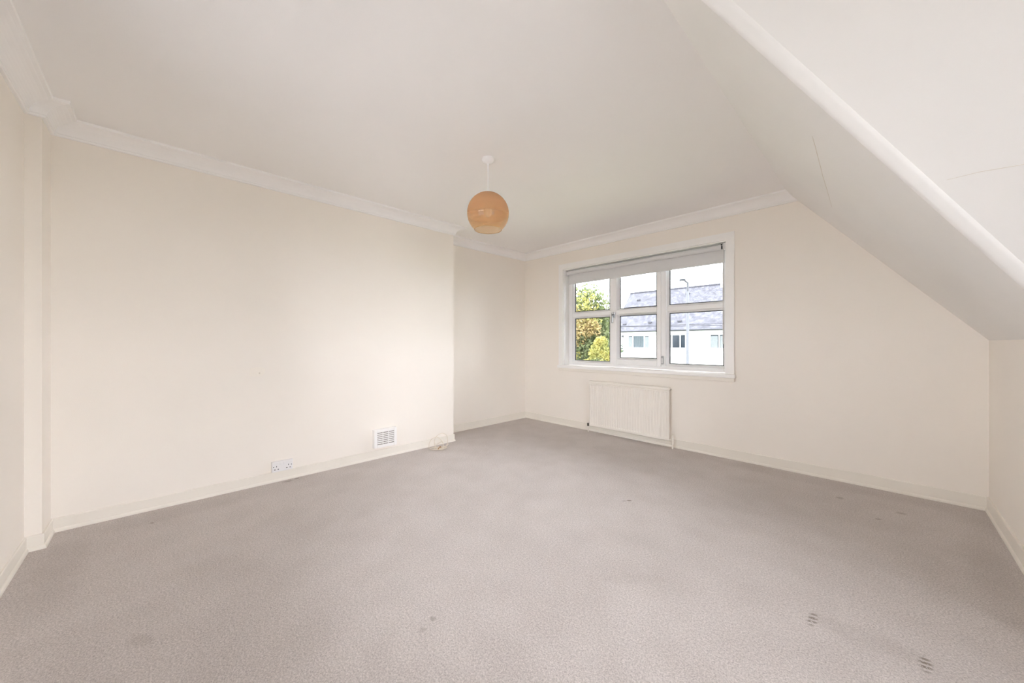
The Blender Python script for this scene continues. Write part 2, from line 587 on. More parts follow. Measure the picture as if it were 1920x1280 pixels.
# window wall: gable profile with the opening left free
fx = [(-0.75, 0), (WX0, 0), (WX0, ZC), (-0.75, ZC)]
mb = MB().prism(fx, YW, YO, 'y')
mb.prism([(WX0, 0), (WX1, 0), (WX1, WZ0 - 0.04), (WX0, WZ0 - 0.04)], YW, YO, 'y')
mb.prism([(WX0, WZ1), (WX1, WZ1), (WX1, ZC), (WX0, ZC)], YW, YO, 'y')
mb.prism([(WX1, 0), (4.3, 0), (4.3, z1(4.3, 0)), (XE, ZC), (WX1, ZC)], YW, YO, 'y')
struct(mb.build('wall_front', M['cream']))
# low wall right of the window and low wall of the wing
struct(MB().prism([(XK, 0), (4.3, 0), (4.3, z1(4.3, 0)), (XK, ZK)], YK, YW, 'y').build('wall_right', M['cream']))
struct(MB().prism([(YK, 0), (-1.4, 0), (-1.4, z2(0, -1.4)), (YK, ZK)], 4.3, 5.7, 'x').build('wall_wing', M['cream']))
# end wall of the wing and back wall behind the camera, openings left for the added windows
EY0, EY1, EZ1 = -4.45, -2.66, 2.08
mb = MB().prism([(YB, 0), (EY0, 0), (EY0, ZC), (YB, ZC)], XW, 5.7, 'x')
mb.prism([(EY0, EZ1), (EY1, EZ1), (YE, ZC), (EY0, ZC)], XW, 5.7, 'x')
mb.prism([(EY1, 0), (YK, 0), (YK, ZK), (EY1, z2(0, EY1))], XW, 5.7, 'x')
struct(mb.build('wall_end', M['cream']))
BX0, BX1, BZ0, BZ1 = 1.25, 2.70, 0.85, 2.20
mb = MB().box(1.15, BX0, -4.95, YB, 0, ZC)
mb.box(BX1, 5.7, -4.95, YB, 0, ZC).box(BX0, BX1, -4.95, YB, 0, BZ0).box(BX0, BX1, -4.95, YB, BZ1, ZC)
struct(mb.build('wall_rear', M['cream']))


# ------------------------------------------------------------------ swept mouldings with mitres
def sweep(path, prof, name, mat, start_cut=None, end_cut=None, names=None):
    """path: wall-line points with the room on the left hand of travel; prof: (offset into room, z) closed profile"""
    P = [Vector((a, b)) for a, b in path]
    n = len(P)
    rings = []
    for i, p in enumerate(P):
        d0 = (P[i] - P[i - 1]).normalized() if i > 0 else None
        d1 = (P[i + 1] - P[i]).normalized() if i < n - 1 else None
        if d0 is None: d0 = d1
        if d1 is None: d1 = d0
        n0 = Vector((-d0.y, d0.x)); n1 = Vector((-d1.y, d1.x))
        m = n0 + n1
        m = m / m.dot(n0) if m.length > 1e-6 else n0
        ring = []
        for o, z in prof:
            q = p + m * o
            ring.append(Vector((q.x, q.y, z)))
        if i == 0 and start_cut: ring = [start_cut(q) for q in ring]
        if i == n - 1 and end_cut: ring = [end_cut(q) for q in ring]
        rings.append(ring)
    k = len(prof)
    obs = []
    for i in range(n - 1):
        v = rings[i] + rings[i + 1]
        f = [(j, (j + 1) % k, k + (j + 1) % k, k + j) for j in range(k)] + [list(range(k)), list(range(k, 2 * k))]
        o = mesh_obj(names[i] if names else name, v, f, mat)
        o['kind'] = 'structure'
        obs.append(o)
    return obs


CB = 0.092
corn = [(0, ZC - CB), (0.013, ZC - CB), (0.016, ZC - CB + 0.004), (0.016, ZC - CB + 0.012)]
for k in range(0, 9):
    a = k / 8 * PI / 2
    corn.append((0.020 + 0.074 * (1 - math.cos(a)), ZC - CB + 0.014 + 0.058 * math.sin(a)))
corn += [(0.098, ZC - 0.018), (0.112, ZC - 0.016), (0.114, ZC - 0.006), (0.114, ZC), (0, ZC)]
# room on the left: travel from the slope along the window wall to the left, down the alcove, round the breast, back wall
cut_slope = lambda q: Vector((XE + (ZC - q.z) / S1, q.y, q.z))
sweep([(3.2, YW), (XAL, YW), (XAL, YBR), (XBR, YBR), (XBR, YBOX), (XBOX, YBOX), (XBOX, YB), (XW, YB)], corn, 'trim', M['cornice'],
      start_cut=cut_slope, names=['trim_%d' % i for i in range(1, 8)])


def bprof(h, q=0.016):
    return [(0, h), (0.007, h), (0.010, h - 0.004), (0.010, q + 0.006), (0.013, q + 0.004), (0.017, q - 0.003), (0.018, q - 0.010), (0.018, 0), (0, 0)]


sweep([(XK, YK + 0.0), (XK, YW)], bprof(0.098), 'baseboard_right', M['gloss'])
sweep([(XK, YW), (XAL, YW), (XAL, YBR - 0.02)], bprof(0.095), 'baseboard', M['gloss'], names=['baseboard_front', 'baseboard_alcove'])
sweep([(XAL, YBR), (XBR, YBR), (XBR, YBOX), (XBOX, YBOX), (XBOX, YB), (XW, YB)], bprof(0.083), 'baseboard', M['gloss'],
      names=['baseboard_breast', 'baseboard_left', 'baseboard_box', 'baseboard_box_side', 'baseboard_back'])
sweep([(XW, YK), (XK + 0.0, YK)], bprof(0.094), 'baseboard_wing', M['gloss'])

# angle bead where the two slopes meet
A = Vector((XE, YE, ZC)); Bv = Vector((XK, YK, ZK))
t = (Bv - A).normalized()
n2 = Vector((0, -S2, -1)).normalized()      # into the room from the rear slope
e2 = t.cross(n2).normalized()
if e2.x < 0: e2 = -e2
prof = [(-0.004, -0.010), (-0.012, -0.003), (-0.012, 0.003), (-0.007, 0.007), (0.000, 0.008), (0.020, 0.007), (0.027, 0.005), (0.033, 0.001), (0.034, -0.010)]
v = []
for P0 in (A, Bv):
    for a, b in prof:
        v.append(P0 + e2 * a + n2 * b)
k = len(prof)
f = [(j, (j + 1) % k, k + (j + 1) % k, k + j) for j in range(k)] + [list(range(k)), list(range(k, 2 * k))]
bead = struct(mesh_obj('trim_8', v, f, M['slope'], smooth=True))
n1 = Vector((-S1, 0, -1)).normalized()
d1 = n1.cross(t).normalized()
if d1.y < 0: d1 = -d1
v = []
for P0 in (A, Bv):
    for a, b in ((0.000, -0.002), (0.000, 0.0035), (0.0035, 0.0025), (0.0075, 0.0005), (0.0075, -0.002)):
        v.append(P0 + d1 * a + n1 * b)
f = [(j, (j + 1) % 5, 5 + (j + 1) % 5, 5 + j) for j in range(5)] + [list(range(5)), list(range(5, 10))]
mesh_obj('bead_shade_line', v, f, M['seam_shade'], bead)  # tan strip: the shadow line beside the bead, put in as colour


# hairline cracks in the slopes and the filler patch on the breast
def ribbon(pts, w, nrm, name, parent):
    v = []; f = []
    nrm = nrm.normalized()
    for i, p in enumerate(pts):
        p = Vector(p)
        d = (Vector(pts[min(i + 1, len(pts) - 1)]) - Vector(pts[max(i - 1, 0)])).normalized()
        s = d.cross(nrm).normalized() * w * (0.4 if i in (0, len(pts) - 1) else 1)
        v += [p - s + nrm * 0.0002, p + s + nrm * 0.0002, p + s + nrm * 0.0008, p - s + nrm * 0.0008]
    for i in range(len(pts) - 1):
        a = 4 * i
        for j in range(4):
            f.append((a + j, a + (j + 1) % 4, a + 4 + (j + 1) % 4, a + 4 + j))
    f += [(0, 1, 2, 3), tuple(range(4 * len(pts) - 4, 4 * len(pts)))]
    return mesh_obj(name, v, f, M['crack'], parent)


nr1 = Vector((-S1, 0, -1))
on1 = lambda x, y: (x, y, z1(x, y))
ribbon([on1(3.300, -2.066), on1(3.298, -1.95), on1(3.294, -1.835), on1(3.289, -1.66), on1(3.283, -1.49), on1(3.278, -1.2), on1(3.268, -0.8)], 0.0012, nr1, 'crack', slope_r)
on2 = lambda x, y: (x, y, z2(x, y))
ribbon([on2(3.655, -2.219), on2(3.72, -2.222), on2(3.80, -2.218), on2(3.95, -2.216), on2(4.4, -2.219)], 0.0006, Vector((0, -S2, -1)), 'crack', slope_b)

wl = bpy.data.objects['wall_left']
pv = [(-3.535, 0.885), (-3.53, 0.945), (-3.50, 0.957), (-3.455, 0.955), (-3.43, 0.94), (-3.432, 0.90), (-3.46, 0.882), (-3.50, 0.876)]
MB().prism(pv, XBR, XBR + 0.0012, 'x').build('filler_patch', M['filler'], wl)
MB().prism([(-3.468 + 0.006 * math.cos(a * PI / 4), 0.907 + 0.005 * math.sin(a * PI / 4)) for a in range(8)], XBR + 0.0012, XBR + 0.002, 'x').build('filler_dent', M['crack'], wl)

# ------------------------------------------------------------------ the window
win = empty('window_1', (1.4, 0.15, WZ0)); win['kind'] = 'structure'
FY0, FY1 = 0.125, 0.195      # frame depth
ARY = -0.006
AW = 0.072
# architraves (mitred boards) and the window board
def board(poly, y0, y1, name):
    return MB().prism(poly, y0, y1, 'y').build(name, M['gloss_white'], win)
ax0, ax1, az1, az0 = WX0 - AW, WX1 + AW, WZ1 + AW, WZ0
board([(ax0, az0), (WX0, az0), (WX0, WZ1), (ax0, az1)], ARY, YW, 'architrave')
board([(WX1, az0), (ax1, az0), (ax1, az1), (WX1, WZ1)], ARY, YW, 'architrave')
board([(ax0, az1), (WX0, WZ1), (WX1, WZ1), (ax1, az1)], ARY, YW, 'architrave')
sill = MB().box(ax0 - 0.012, ax1 + 0.012, -0.030, YW, WZ0 - 0.038, WZ0, 0.006)
sill.build('window_board', M['gloss_white'], win)
MB().box(WX0, WX1, YW, FY0, WZ0 - 0.04, WZ0).build('window_board', M['gloss_white'], win)
MB().box(ax0, ax1, -0.012, YW, WZ0 - 0.076, WZ0 - 0.038, 0.004).build('apron_moulding', M['gloss'], win)
# reveal linings
MB().box(WX0 - 0.0, WX0 + 0.010, YW, FY0, WZ0, WZ1).build('reveal_lining', M['gloss_white'], win)
MB().box(WX1 - 0.010, WX1, YW, FY0, WZ0, WZ1).build('reveal_lining', M['gloss_white'], win)
MB().box(WX0 + 0.010, WX1 - 0.010, YW, FY0, WZ1 - 0.010, WZ1).build('reveal_lining', M['gloss_white'], win)
# white rendered outer reveal
MB().box(WX0 - 0.0, WX0 + 0.012, FY1, YO + 0.004, WZ0 - 0.04, WZ1).build('outer_reveal', M['upvc'], win)
# frame
fr = MB()
fx0, fx1, fz0, fz1 = WX0 + 0.010, WX1 - 0.010, WZ0, WZ1 - 0.010
fr.box(fx0, fx0 + 0.060, FY0, FY1, fz0, fz1, 0.004)
fr.box(fx1 - 0.040, fx1, FY0, FY1, fz0, fz1, 0.004)
fr.box(fx0 + 0.060, fx1 - 0.040, FY0, FY1, fz0, fz0 + 0.046, 0.004)
fr.box(fx0 + 0.060, fx1 - 0.040, FY0, FY1, fz1 - 0.055, fz1, 0.004)
fr.build('frame', M['upvc'], win)
for x0, x1 in ((1.042, 1.100), (1.695, 1.762)):
    MB().box(x0, x1, FY0 + 0.001, FY1, fz0 + 0.046, fz1 - 0.055, 0.004).build('mullion', M['upvc'], win)
LT, UB = 1.494, 1.588        # transom between lower and upper lights
GY = FY1 - 0.030
panes = []                   # (glass x0,x1,z0,z1, bead face y, sash?)
ztop = fz1 - 0.080


def light(x0, x1, z0, gx0, gx1, gz0, fy, sash):
    """one column of the window: opening x0..x1 from z0, glass gx0..gx1 from gz0"""
    zt = fz1 - 0.055
    par = win
    if sash:
        s = MB()
        s.box(x0, gx0 - 0.022, fy, FY1 - 0.012, z0, zt, 0.004)
        s.box(gx1 + 0.022, x1, fy, FY1 - 0.012, z0, zt, 0.004)
        s.box(gx0 - 0.022, gx1 + 0.022, fy, FY1 - 0.012, z0, gz0 - 0.022, 0.004)
        s.box(gx0 - 0.022, gx1 + 0.022, fy, FY1 - 0.012, ztop + 0.022, zt, 0.004)
        par = s.build('sash', M['upvc'], win)
    tz0, tz1 = LT + 0.022, UB - 0.022
    MB().box(gx0 - 0.022, gx1 + 0.022, fy, FY1 - 0.012, tz0, tz1, 0.003).build('transom', M['upvc'], par)
    for a, b in ((gz0, LT), (UB, ztop)):
        bd = MB()
        by = fy + 0.006
        # bevelled glazing beads
        for (p0, p1, q0, q1) in (((gx0 - 0.022, a - 0.022), (gx0 - 0.022, b + 0.022), (gx0, a), (gx0, b)),
                                 ((gx1 + 0.022, a - 0.022), (gx1 + 0.022, b + 0.022), (gx1, a), (gx1, b)),
                                 ((gx0 - 0.022, a - 0.022), (gx1 + 0.022, a - 0.022), (gx0, a), (gx1, a)),
                                 ((gx0 - 0.022, b + 0.022), (gx1 + 0.022, b + 0.022), (gx0, b), (gx1, b))):
            P = [p0, p1, q1, q0]
            v = [(P[0][0], by, P[0][1]), (P[1][0], by, P[1][1]), (P[2][0], GY - 0.004, P[2][1]), (P[3][0], GY - 0.004, P[3][1])]
            v += [(x, FY1 - 0.014, z) for x, y, z in v]
            bd.add(v, [(0, 1, 2, 3), (4, 5, 6, 7), (0, 1, 5, 4), (1, 2, 6, 5), (2, 3, 7, 6), (3, 0, 4, 7)])
        bd.build('glazing_bead', M['upvc'], par)
        g = MB()
        w = 0.007
        g.box(gx0, gx0 + w, GY - 0.006, GY + 0.010, a, b).box(gx1 - w, gx1, GY - 0.006, GY + 0.010, a, b)
        g.box(gx0 + w, gx1 - w, GY - 0.006, GY + 0.010, a, a + w).box(gx0 + w, gx1 - w, GY - 0.006, GY + 0.010, b - w, b)
        g.build('gasket', M['rubber'], par)
        MB().box(gx0 + w, gx1 - w, GY, GY + 0.006, a + w, b - w).build('glass_pane', M['glass'], par)
    return par


light(fx0 + 0.060, 1.042, fz0 + 0.046, 0.470, 1.020, 0.908, FY0 + 0.008, False)
sash = light(1.086, 1.709, fz0 + 0.034, 1.163, 1.640, 0.966, FY0 - 0.014, True)
light(1.762, fx1 - 0.040, fz0 + 0.046, 1.790, 2.350, 0.912, FY0 + 0.008, False)
# handle on the opening sash, hinge-side restrictor low on the other stile
h = MB().box(1.096, 1.122, FY0 - 0.026, FY0 - 0.014, 1.475, 1.545, 0.004).build('handle', M['chrome'], sash)
hb = MB().tube([(1.109, FY0 - 0.026, 1.525), (1.109, FY0 - 0.05, 1.525)], 0.011, 12)
hb.box(1.092, 1.112, FY0 - 0.058, FY0 - 0.046, 1.405, 1.535, 0.004)
hb.build('lever', M['chrome'], h)
MB().box(1.102, 1.112, FY0 - 0.060, FY0 - 0.058, 1.500, 1.516).build('lock_button', M['dark'], h)
r_ = MB().box(1.712, 1.738, FY0 - 0.016, FY0 + 0.001, 0.905, 1.000, 0.006).build('restrictor', M['chrome'], win)
MB().box(1.718, 1.732, FY0 - 0.019, FY0 - 0.016, 0.915, 0.975, 0.001).build('restrictor_slot', M['upvc'], r_)

# ------------------------------------------------------------------ unseen windows, added and sized to fill the room with daylight
def fill_window(name, horiz, a0, a1, z0, z1, at, n):
    w = empty(name, ((a0 + a1) / 2, at, z0) if horiz else (at, (a0 + a1) / 2, z0)); w['kind'] = 'structure'
    def bx(p0, p1, q0, q1, d0, d1, nm, mat):
        mb = MB().box(p0, p1, at + d0, at + d1, q0, q1) if horiz else MB().box(at + d0, at + d1, p0, p1, q0, q1)
        return mb.build(nm, mat, w)
    b = 0.06
    bx(a0, a1, z0, z0 + b, -0.035, 0.035, 'frame', M['upvc']); bx(a0, a1, z1 - b, z1, -0.035, 0.035, 'frame', M['upvc'])  # frame of the added fill window
    bx(a0, a0 + b, z0 + b, z1 - b, -0.035, 0.035, 'frame', M['upvc']); bx(a1 - b, a1, z0 + b, z1 - b, -0.035, 0.035, 'frame', M['upvc'])
    st = (a1 - a0 - 2 * b) / n
    for i in range(1, n):
        c = a0 + b + st * i
        bx(c - 0.03, c + 0.03, z0 + b, z1 - b, -0.035, 0.035, 'mullion', M['upvc'])
    for i in range(n):
        l = a0 + b + st * i + (0.03 if i else 0); r = a0 + b + st * (i + 1) - (0.03 if i < n - 1 else 0)
        bx(l, r, z0 + b, z1 - b, -0.004, 0.004, 'glass_pane', M['glass'])
    return w


fill_window('fill_window_2', True, BX0, BX1, BZ0, BZ1, YB - 0.20, 2)
fill_window('fill_window_3', False, EY0, EY1, 0.0, EZ1, XW + 0.18, 2)
MB().box(BX0 - 0.05, BX1 + 0.05, YB - 0.16, YB + 0.03, BZ0, BZ0 + 0.03, 0.006).build('window_board', M['gloss_white'], bpy.data.objects['fill_window_2'])  # board of the added fill window, unseen

# ------------------------------------------------------------------ roller blind
bl = tag(empty('roller_blind', (1.395, 0.06, WZ1 - 0.012)), 'pale grey roller blind drawn a short way down inside the window reveal', 'blind')
bx0, bx1, by, br = 0.412, 2.376, 0.066, 0.028
bz = WZ1 - 0.014 - br - 0.006
MB().tube([(bx0, by, bz), (bx1, by, bz)], br, 24).build('roller_tube', M['blind'], bl, True)
fab = MB()
zs = [bz, bz - 0.01, 2.1, 2.05, 1.992]
fy = by - br - 0.0005
fab.box(bx0, bx1, by + br - 0.004, by + br - 0.0025, 1.988, bz)
fab.build('fabric', M['blind'], bl)
MB().box(bx0, bx1, by + br - 0.008, by + br + 0.002, 1.972, 1.990, 0.002).build('hem_bar', M['blind'], bl)
for xa, xb in ((WX0 + 0.011, bx0 - 0.002), (bx1 + 0.002, WX1 - 0.011)):
    br_ = MB().box(xa, xb, by - 0.030, by + 0.032, bz - 0.032, bz + 0.034, 0.003).build('bracket', M['plastic'], bl)
MB().tube([(bx1 - 0.012, by - br - 0.004, bz + 0.016), (bx1 - 0.012, by - br - 0.010, bz + 0.016)], 0.007, 12).build('pin', M['dark'], bl)
MB().tube([(bx1 - 0.010, by - br - 0.006, bz + 0.004), (bx1 - 0.010, by - br - 0.006, bz - 0.028)], 0.006, 10).build('chain_guide', M['galv_dark'], bl)
ch = MB()
for s in (-0.006, 0.014):
    ch.tube([(bx1 + 0.004, by - 0.034 - s, bz), (bx1 + 0.004, by - 0.034 - s, 1.15)], 0.0022, 6)
ch.tube(catmull([(bx1 + 0.004, by - 0.028, 1.15), (bx1 + 0.004, by - 0.038, 1.14), (bx1 + 0.004, by - 0.048, 1.15)], 5), 0.0022, 6)
ch.build('pull_chain', M['plastic'], bl)

# ------------------------------------------------------------------ radiator
rd = tag(empty('radiator', (1.36, -0.055, 0.0)), 'cream ribbed panel radiator on the wall below the window', 'radiator')
RX0, RX1, RZ0, RZ1 = 0.852, 1.874, 0.080, 0.666
YF, YBK = -0.066, -0.044
nfl = 30
pitch = (RX1 - RX0 - 0.030) / nfl
xs = [(RX0, 0)]
x = RX0 + 0.015
for i in range(nfl):
    xs += [(x + pitch * 0.10, 0), (x + pitch * 0.28, 1), (x + pitch * 0.72, 1), (x + pitch * 0.90, 0)]
    x += pitch
xs.append((RX1, 0))
rows = [(RZ0, -0.012, 0), (RZ0 + 0.006, 0.0, 0), (RZ0 + 0.028, 0.0, 0), (RZ0 + 0.045, 0.0, 1), (RZ1 - 0.062, 0.0, 1), (RZ1 - 0.048, 0.0, 0),
        (RZ1 - 0.036, 0.001, 0), (RZ1 - 0.032, -0.006, 0), (RZ1 - 0.028, 0.002, 0), (RZ1 - 0.008, 0.002, 0), (RZ1 - 0.002, -0.004, 0), (RZ1, -0.012, 0)]
v = []; f = []
nx = len(xs)
for z, dy, fl in rows:
    for xx, k in xs:
        v.append((xx, YF - dy + (0.0042 * k if fl else 0), z))
nb = len(v)
for z, dy, fl in rows:
    v.append((RX0, YBK, z)); v.append((RX1, YBK, z))
nr = len(rows)
for j in range(nr - 1):
    for i in range(nx - 1):
        f.append((j * nx + i, j * nx + i + 1, (j + 1) * nx + i + 1, (j + 1) * nx + i))
    f.append((j * nx, (j + 1) * nx, nb + 2 * (j + 1), nb + 2 * j))
    f.append((j * nx + nx - 1, nb + 2 * j + 1, nb + 2 * (j + 1) + 1, (j + 1) * nx + nx - 1))
    f.append((nb + 2 * j, nb + 2 * (j + 1), nb + 2 * (j + 1) + 1, nb + 2 * j + 1))
f.append([i for i in range(nx)] + [nb + 1, nb])
f.append([(nr - 1) * nx + i for i in range(nx)] + [nb + 2 * (nr - 1) + 1, nb + 2 * (nr - 1)])
mesh_obj('panel', v, f, M['rad'], rd)
for xx in (1.05, 1.68):
    MB().box(xx - 0.02, xx + 0.02, YBK, YW - 0.001, 0.14, 0.60, 0.003).build('wall_bracket', M['rad'], rd)
MB().tube([(RX1 - 0.004, -0.054, RZ1 - 0.024), (RX1 + 0.014, -0.054, RZ1 - 0.024)], 0.011, 10).build('bleed_valve', M['rad'], rd)
MB().tube([(RX1 + 0.014, -0.054, RZ1 - 0.024), (RX1 + 0.019, -0.054, RZ1 - 0.024)], 0.006, 8).build('bleed_screw', M['brass'], rd)
# valves and pipe tails
vl = MB().tube([(RX0, -0.055, 0.098), (RX0 - 0.030, -0.055, 0.098)], 0.009, 12)
vl.tube([(RX0 - 0.022, -0.055, 0.075), (RX0 - 0.022, -0.055, 0.112)], 0.014, 12)
vl = vl.build('lockshield_valve', M['brass'], rd, True)
MB().tube([(RX0 - 0.022, -0.055, 0.0), (RX0 - 0.022, -0.055, 0.078)], 0.008, 12).build('pipe', M['rad'], rd, True)
MB().tube([(RX0 - 0.008, -0.050, 0.105), (RX0 - 0.006, -0.050, 0.165)], 0.004, 8).build('valve_stem', M['brass'], rd, True)
vr = MB().tube([(RX1 - 0.01, -0.055, 0.092), (RX1 + 0.036, -0.055, 0.092)], 0.011, 12)
vr.tube([(RX1 + 0.036, -0.055, 0.055), (RX1 + 0.036, -0.055, 0.118)], 0.015, 14)
vr.tube([(RX1 + 0.036, -0.055, 0.118), (RX1 + 0.036, -0.055, 0.150)], [0.012, 0.010], 12)
vr.build('wheel_valve', M['rad'], rd, True)
MB().tube([(RX1 + 0.036, -0.055, 0.0), (RX1 + 0.036, -0.055, 0.058)], 0.009, 12).build('pipe', M['rad'], rd, True)

# ------------------------------------------------------------------ pendant
PX, PY = 1.483, -2.321
pl = tag(empty('pendant_light', (PX, PY, 1.985)), 'amber glass globe pendant hanging from a white ceiling rose', 'pendant lamp')
MB().lathe([(0, ZC), (0.043, ZC), (0.044, ZC - 0.012), (0.040, ZC - 0.024), (0.026, ZC - 0.034), (0.010, ZC - 0.040), (0.007, ZC - 0.050), (0, ZC - 0.050)], (PX, PY)).build('ceiling_rose', M['rose'], pl, True)
MB().tube([(PX, PY, ZC - 0.045), (PX, PY, 2.265)], 0.005, 10).build('flex', M['rose'], pl, True)
MB().lathe([(0, 2.278), (0.006, 2.278), (0.016, 2.260), (0.021, 2.250), (0.022, 2.19), (0.0, 2.19)], (PX, PY)).build('lampholder', M['rose'], pl, True)
SR, SZ = 0.153, 2.101
prof = []
a0 = math.asin(0.02 / SR); a1 = PI - math.asin(0.101 / SR)
for k in range(0, 29):
    a = a0 + (a1 - a0) * k / 28
    prof.append((SR * math.sin(a), SZ + SR * math.cos(a)))
rim = prof[-1]
prof.append((rim[0] - 0.0005, rim[1] - 0.003)); prof.append((rim[0] - 0.003, rim[1] - 0.003))
for k in range(28, -1, -1):
    a = a0 + (a1 - a0) * k / 28
    prof.append(((SR - 0.003) * math.sin(a), SZ + (SR - 0.003) * math.cos(a)))
prof.append(prof[0])
MB().lathe(prof, (PX, PY), 64).build('shade', M['amber'], pl, True)
rr = rim[0] - 0.0015
MB().tube([(PX + rr * math.cos(2 * PI * k / 48), PY + rr * math.sin(2 * PI * k / 48), rim[1] - 0.0035) for k in range(49)], 0.0022, 6).build('rim', M['amber_rim'], pl, True)
MB().lathe([(0, 2.195), (0.013, 2.19), (0.014, 2.165), (0.024, 2.145), (0.030, 2.12), (0.028, 2.098), (0.017, 2.080), (0, 2.073)], (PX, PY), 24).build('bulb', M['bulb'], pl, True)

# ------------------------------------------------------------------ double socket
so = tag(empty('double_socket', (0.0, -3.312, 0.084)), 'white double power socket just above the skirting of the left wall', 'socket')
sx = 0.010
sy0, sy1, sz0, sz1 = -3.388, -3.236, 0.0845, 0.170
MB().box(XBR, sx, sy0, sy1, sz0, sz1, 0.004).build('faceplate', M['plastic'], so)
for s in (-1, 1):
    yc = -3.312 + s * 0.043
    for dy, dz, wy, wz in ((0, 0.008, 0.0035, 0.0085), (-0.012, -0.016, 0.0075, 0.004), (0.012, -0.016, 0.0075, 0.004)):
        MB().box(sx - 0.001, sx + 0.0006, yc + dy - wy * 0.6, yc + dy + wy * 0.6, 0.121 + dz - wz / 2 - 0.001, 0.121 + dz + wz / 2 + 0.001).build('pin_hole', M['dark'], so)
    MB().tube([(sx - 0.001, -3.312 + s * 0.064, 0.127), (sx + 0.0008, -3.312 + s * 0.064, 0.127)], 0.0034, 10).build('screw', M['galv_dark'], so)
    MB().box(sx - 0.001, sx + 0.004, -3.312 + s * 0.012 - 0.008, -3.312 + s * 0.012 + 0.008, 0.140, 0.160, 0.0012).build('rocker_switch', M['plastic'], so)

# ------------------------------------------------------------------ ventilator
ve = tag(empty('wall_vent', (0.01, -2.424, 0.105)), 'white louvred vent box low on the left wall above the skirting', 'vent')
vx, vy0, vy1, vz0, vz1 = 0.034, -2.541, -2.307, 0.114, 0.294
bw = 0.030
hs = MB()
hs.box(XBR, vx, vy0, vy0 + bw, vz0, vz1, 0.003).box(XBR, vx, vy1 - bw, vy1, vz0, vz1, 0.003)
hs.box(XBR, vx, vy0 + bw, vy1 - bw, vz0, vz0 + bw, 0.003).box(XBR, vx, vy0 + bw, vy1 - bw, vz1 - bw, vz1, 0.003)
hs.build('housing', M['gloss_white'], ve)
MB().box(XBR, vx - 0.008, vy0 + bw, vy1 - bw, vz0 + bw, vz1 - bw).build('backing', M['backing'], ve)
nsl = 6
first = None
gap = (vz1 - vz0 - 2 * bw) / (nsl + 0.55)
for i in range(nsl):
    zc = vz0 + bw + gap * (i + 0.78)
    if first is None:
        first = MB().box(vx - 0.0075, vx - 0.001, vy0 + bw, vy1 - bw, zc - gap * 0.29, zc + gap * 0.29).build('slat', M['gloss_white'], ve)
        fz = zc
    else:
        o = first.copy(); C.objects.link(o); o.parent = ve; o.location.z = first.location.z + (zc - fz)
for k in (1, 2):
    yc = vy0 + bw + (vy1 - vy0 - 2 * bw) * k / 3
    MB().box(vx - 0.0075, vx - 0.0005, yc - 0.003, yc + 0.003, vz0 + bw, vz1 - bw).build('divider', M['gloss_white'], ve)

# ------------------------------------------------------------------ coil of cable
cb = tag(empty('coiled_cable', (0.12, -1.88, 0.0)), 'loose coil of old ivory aerial cable on the carpet beside the skirting', 'cable')
Rv = Vector((math.cos(YAW), math.sin(YAW), 0)); Fv = Vector((-math.sin(YAW), math.cos(YAW), 0))
c0 = Vector((0.135, -1.87, 0))
def cp(r, fwd, z): return c0 + Rv * r + Fv * fwd + Vector((0, 0, z))
pts = [cp(-0.105, -0.01, 0.006), cp(-0.107, -0.005, 0.045), cp(-0.085, 0.0, 0.098), cp(-0.030, 0.004, 0.128), cp(0.022, 0.004, 0.100), cp(0.046, 0.0, 0.050), cp(0.050, -0.01, 0.016),
       cp(0.02, -0.045, 0.006), cp(-0.05, -0.050, 0.006), cp(-0.09, -0.02, 0.010), cp(-0.05, 0.025, 0.012), cp(0.03, 0.03, 0.012), cp(0.085, 0.0, 0.022), cp(0.06, -0.04, 0.016),
       cp(0.0, -0.05, 0.014), cp(-0.04, -0.02, 0.05), cp(-0.05, 0.02, 0.100), cp(-0.02, 0.045, 0.140), cp(0.03, 0.05, 0.158), cp(0.075, 0.045, 0.135), cp(0.090, 0.03, 0.090), cp(0.085, 0.0, 0.045), cp(0.05, -0.03, 0.020),
       cp(-0.02, -0.04, 0.020), cp(-0.045, 0.0, 0.024), cp(0.0, 0.035, 0.060), cp(0.03, 0.02, 0.070), cp(0.05, -0.01, 0.045), cp(0.075, -0.035, 0.020), cp(0.03, -0.055, 0.008), cp(-0.03, -0.06, 0.0065)]
MB().tube(catmull(pts, 7), 0.0031, 7).build('cable', M['cable'], cb, True)
pts = [cp(-0.08, -0.035, 0.006), cp(-0.02, -0.06, 0.008), cp(0.05, -0.05, 0.012), cp(0.085, -0.015, 0.020), cp(0.06, 0.02, 0.018), cp(0.0, 0.0, 0.020), cp(-0.05, -0.03, 0.014), cp(-0.01, -0.055, 0.014), cp(0.04, -0.035, 0.024), cp(0.09, 0.0, 0.040), cp(0.10, 0.02, 0.05)]
MB().tube(catmull(pts, 7), 0.0031, 7).build('cable', M['cable'], cb, True)
MB().tube(catmull([cp(0.0, -0.052, 0.008), cp(0.01, -0.056, 0.026), cp(0.02, -0.03, 0.034), cp(0.025, -0.015, 0.016)], 5), 0.0045, 7).build('cable_tie', M['cable_brown'], cb, True)

# ------------------------------------------------------------------ outside
GZ = -2.75
g = MB().box(-90, 90, -80, 110, GZ - 0.5, GZ).build('ground', M['grass']); g['kind'] = 'structure'
cy = MB().box(-30, 40, -40, -5.6, GZ, GZ + 0.02).build('bounce_paving', M['added_paving']); cy['kind'] = 'structure'  # unseen pale paving, added to bounce neutral daylight into the room
MB().box(6.6, 40, -5.6, 12, GZ, GZ + 0.02).build('bounce_paving_side', M['added_paving'])['kind'] = 'structure'  # same added bounce surface, on the wing side
rdw = MB().box(-90, 90, 14.0, 21.0, GZ, GZ + 0.02).build('road', M['tarmac']); rdw['kind'] = 'structure'

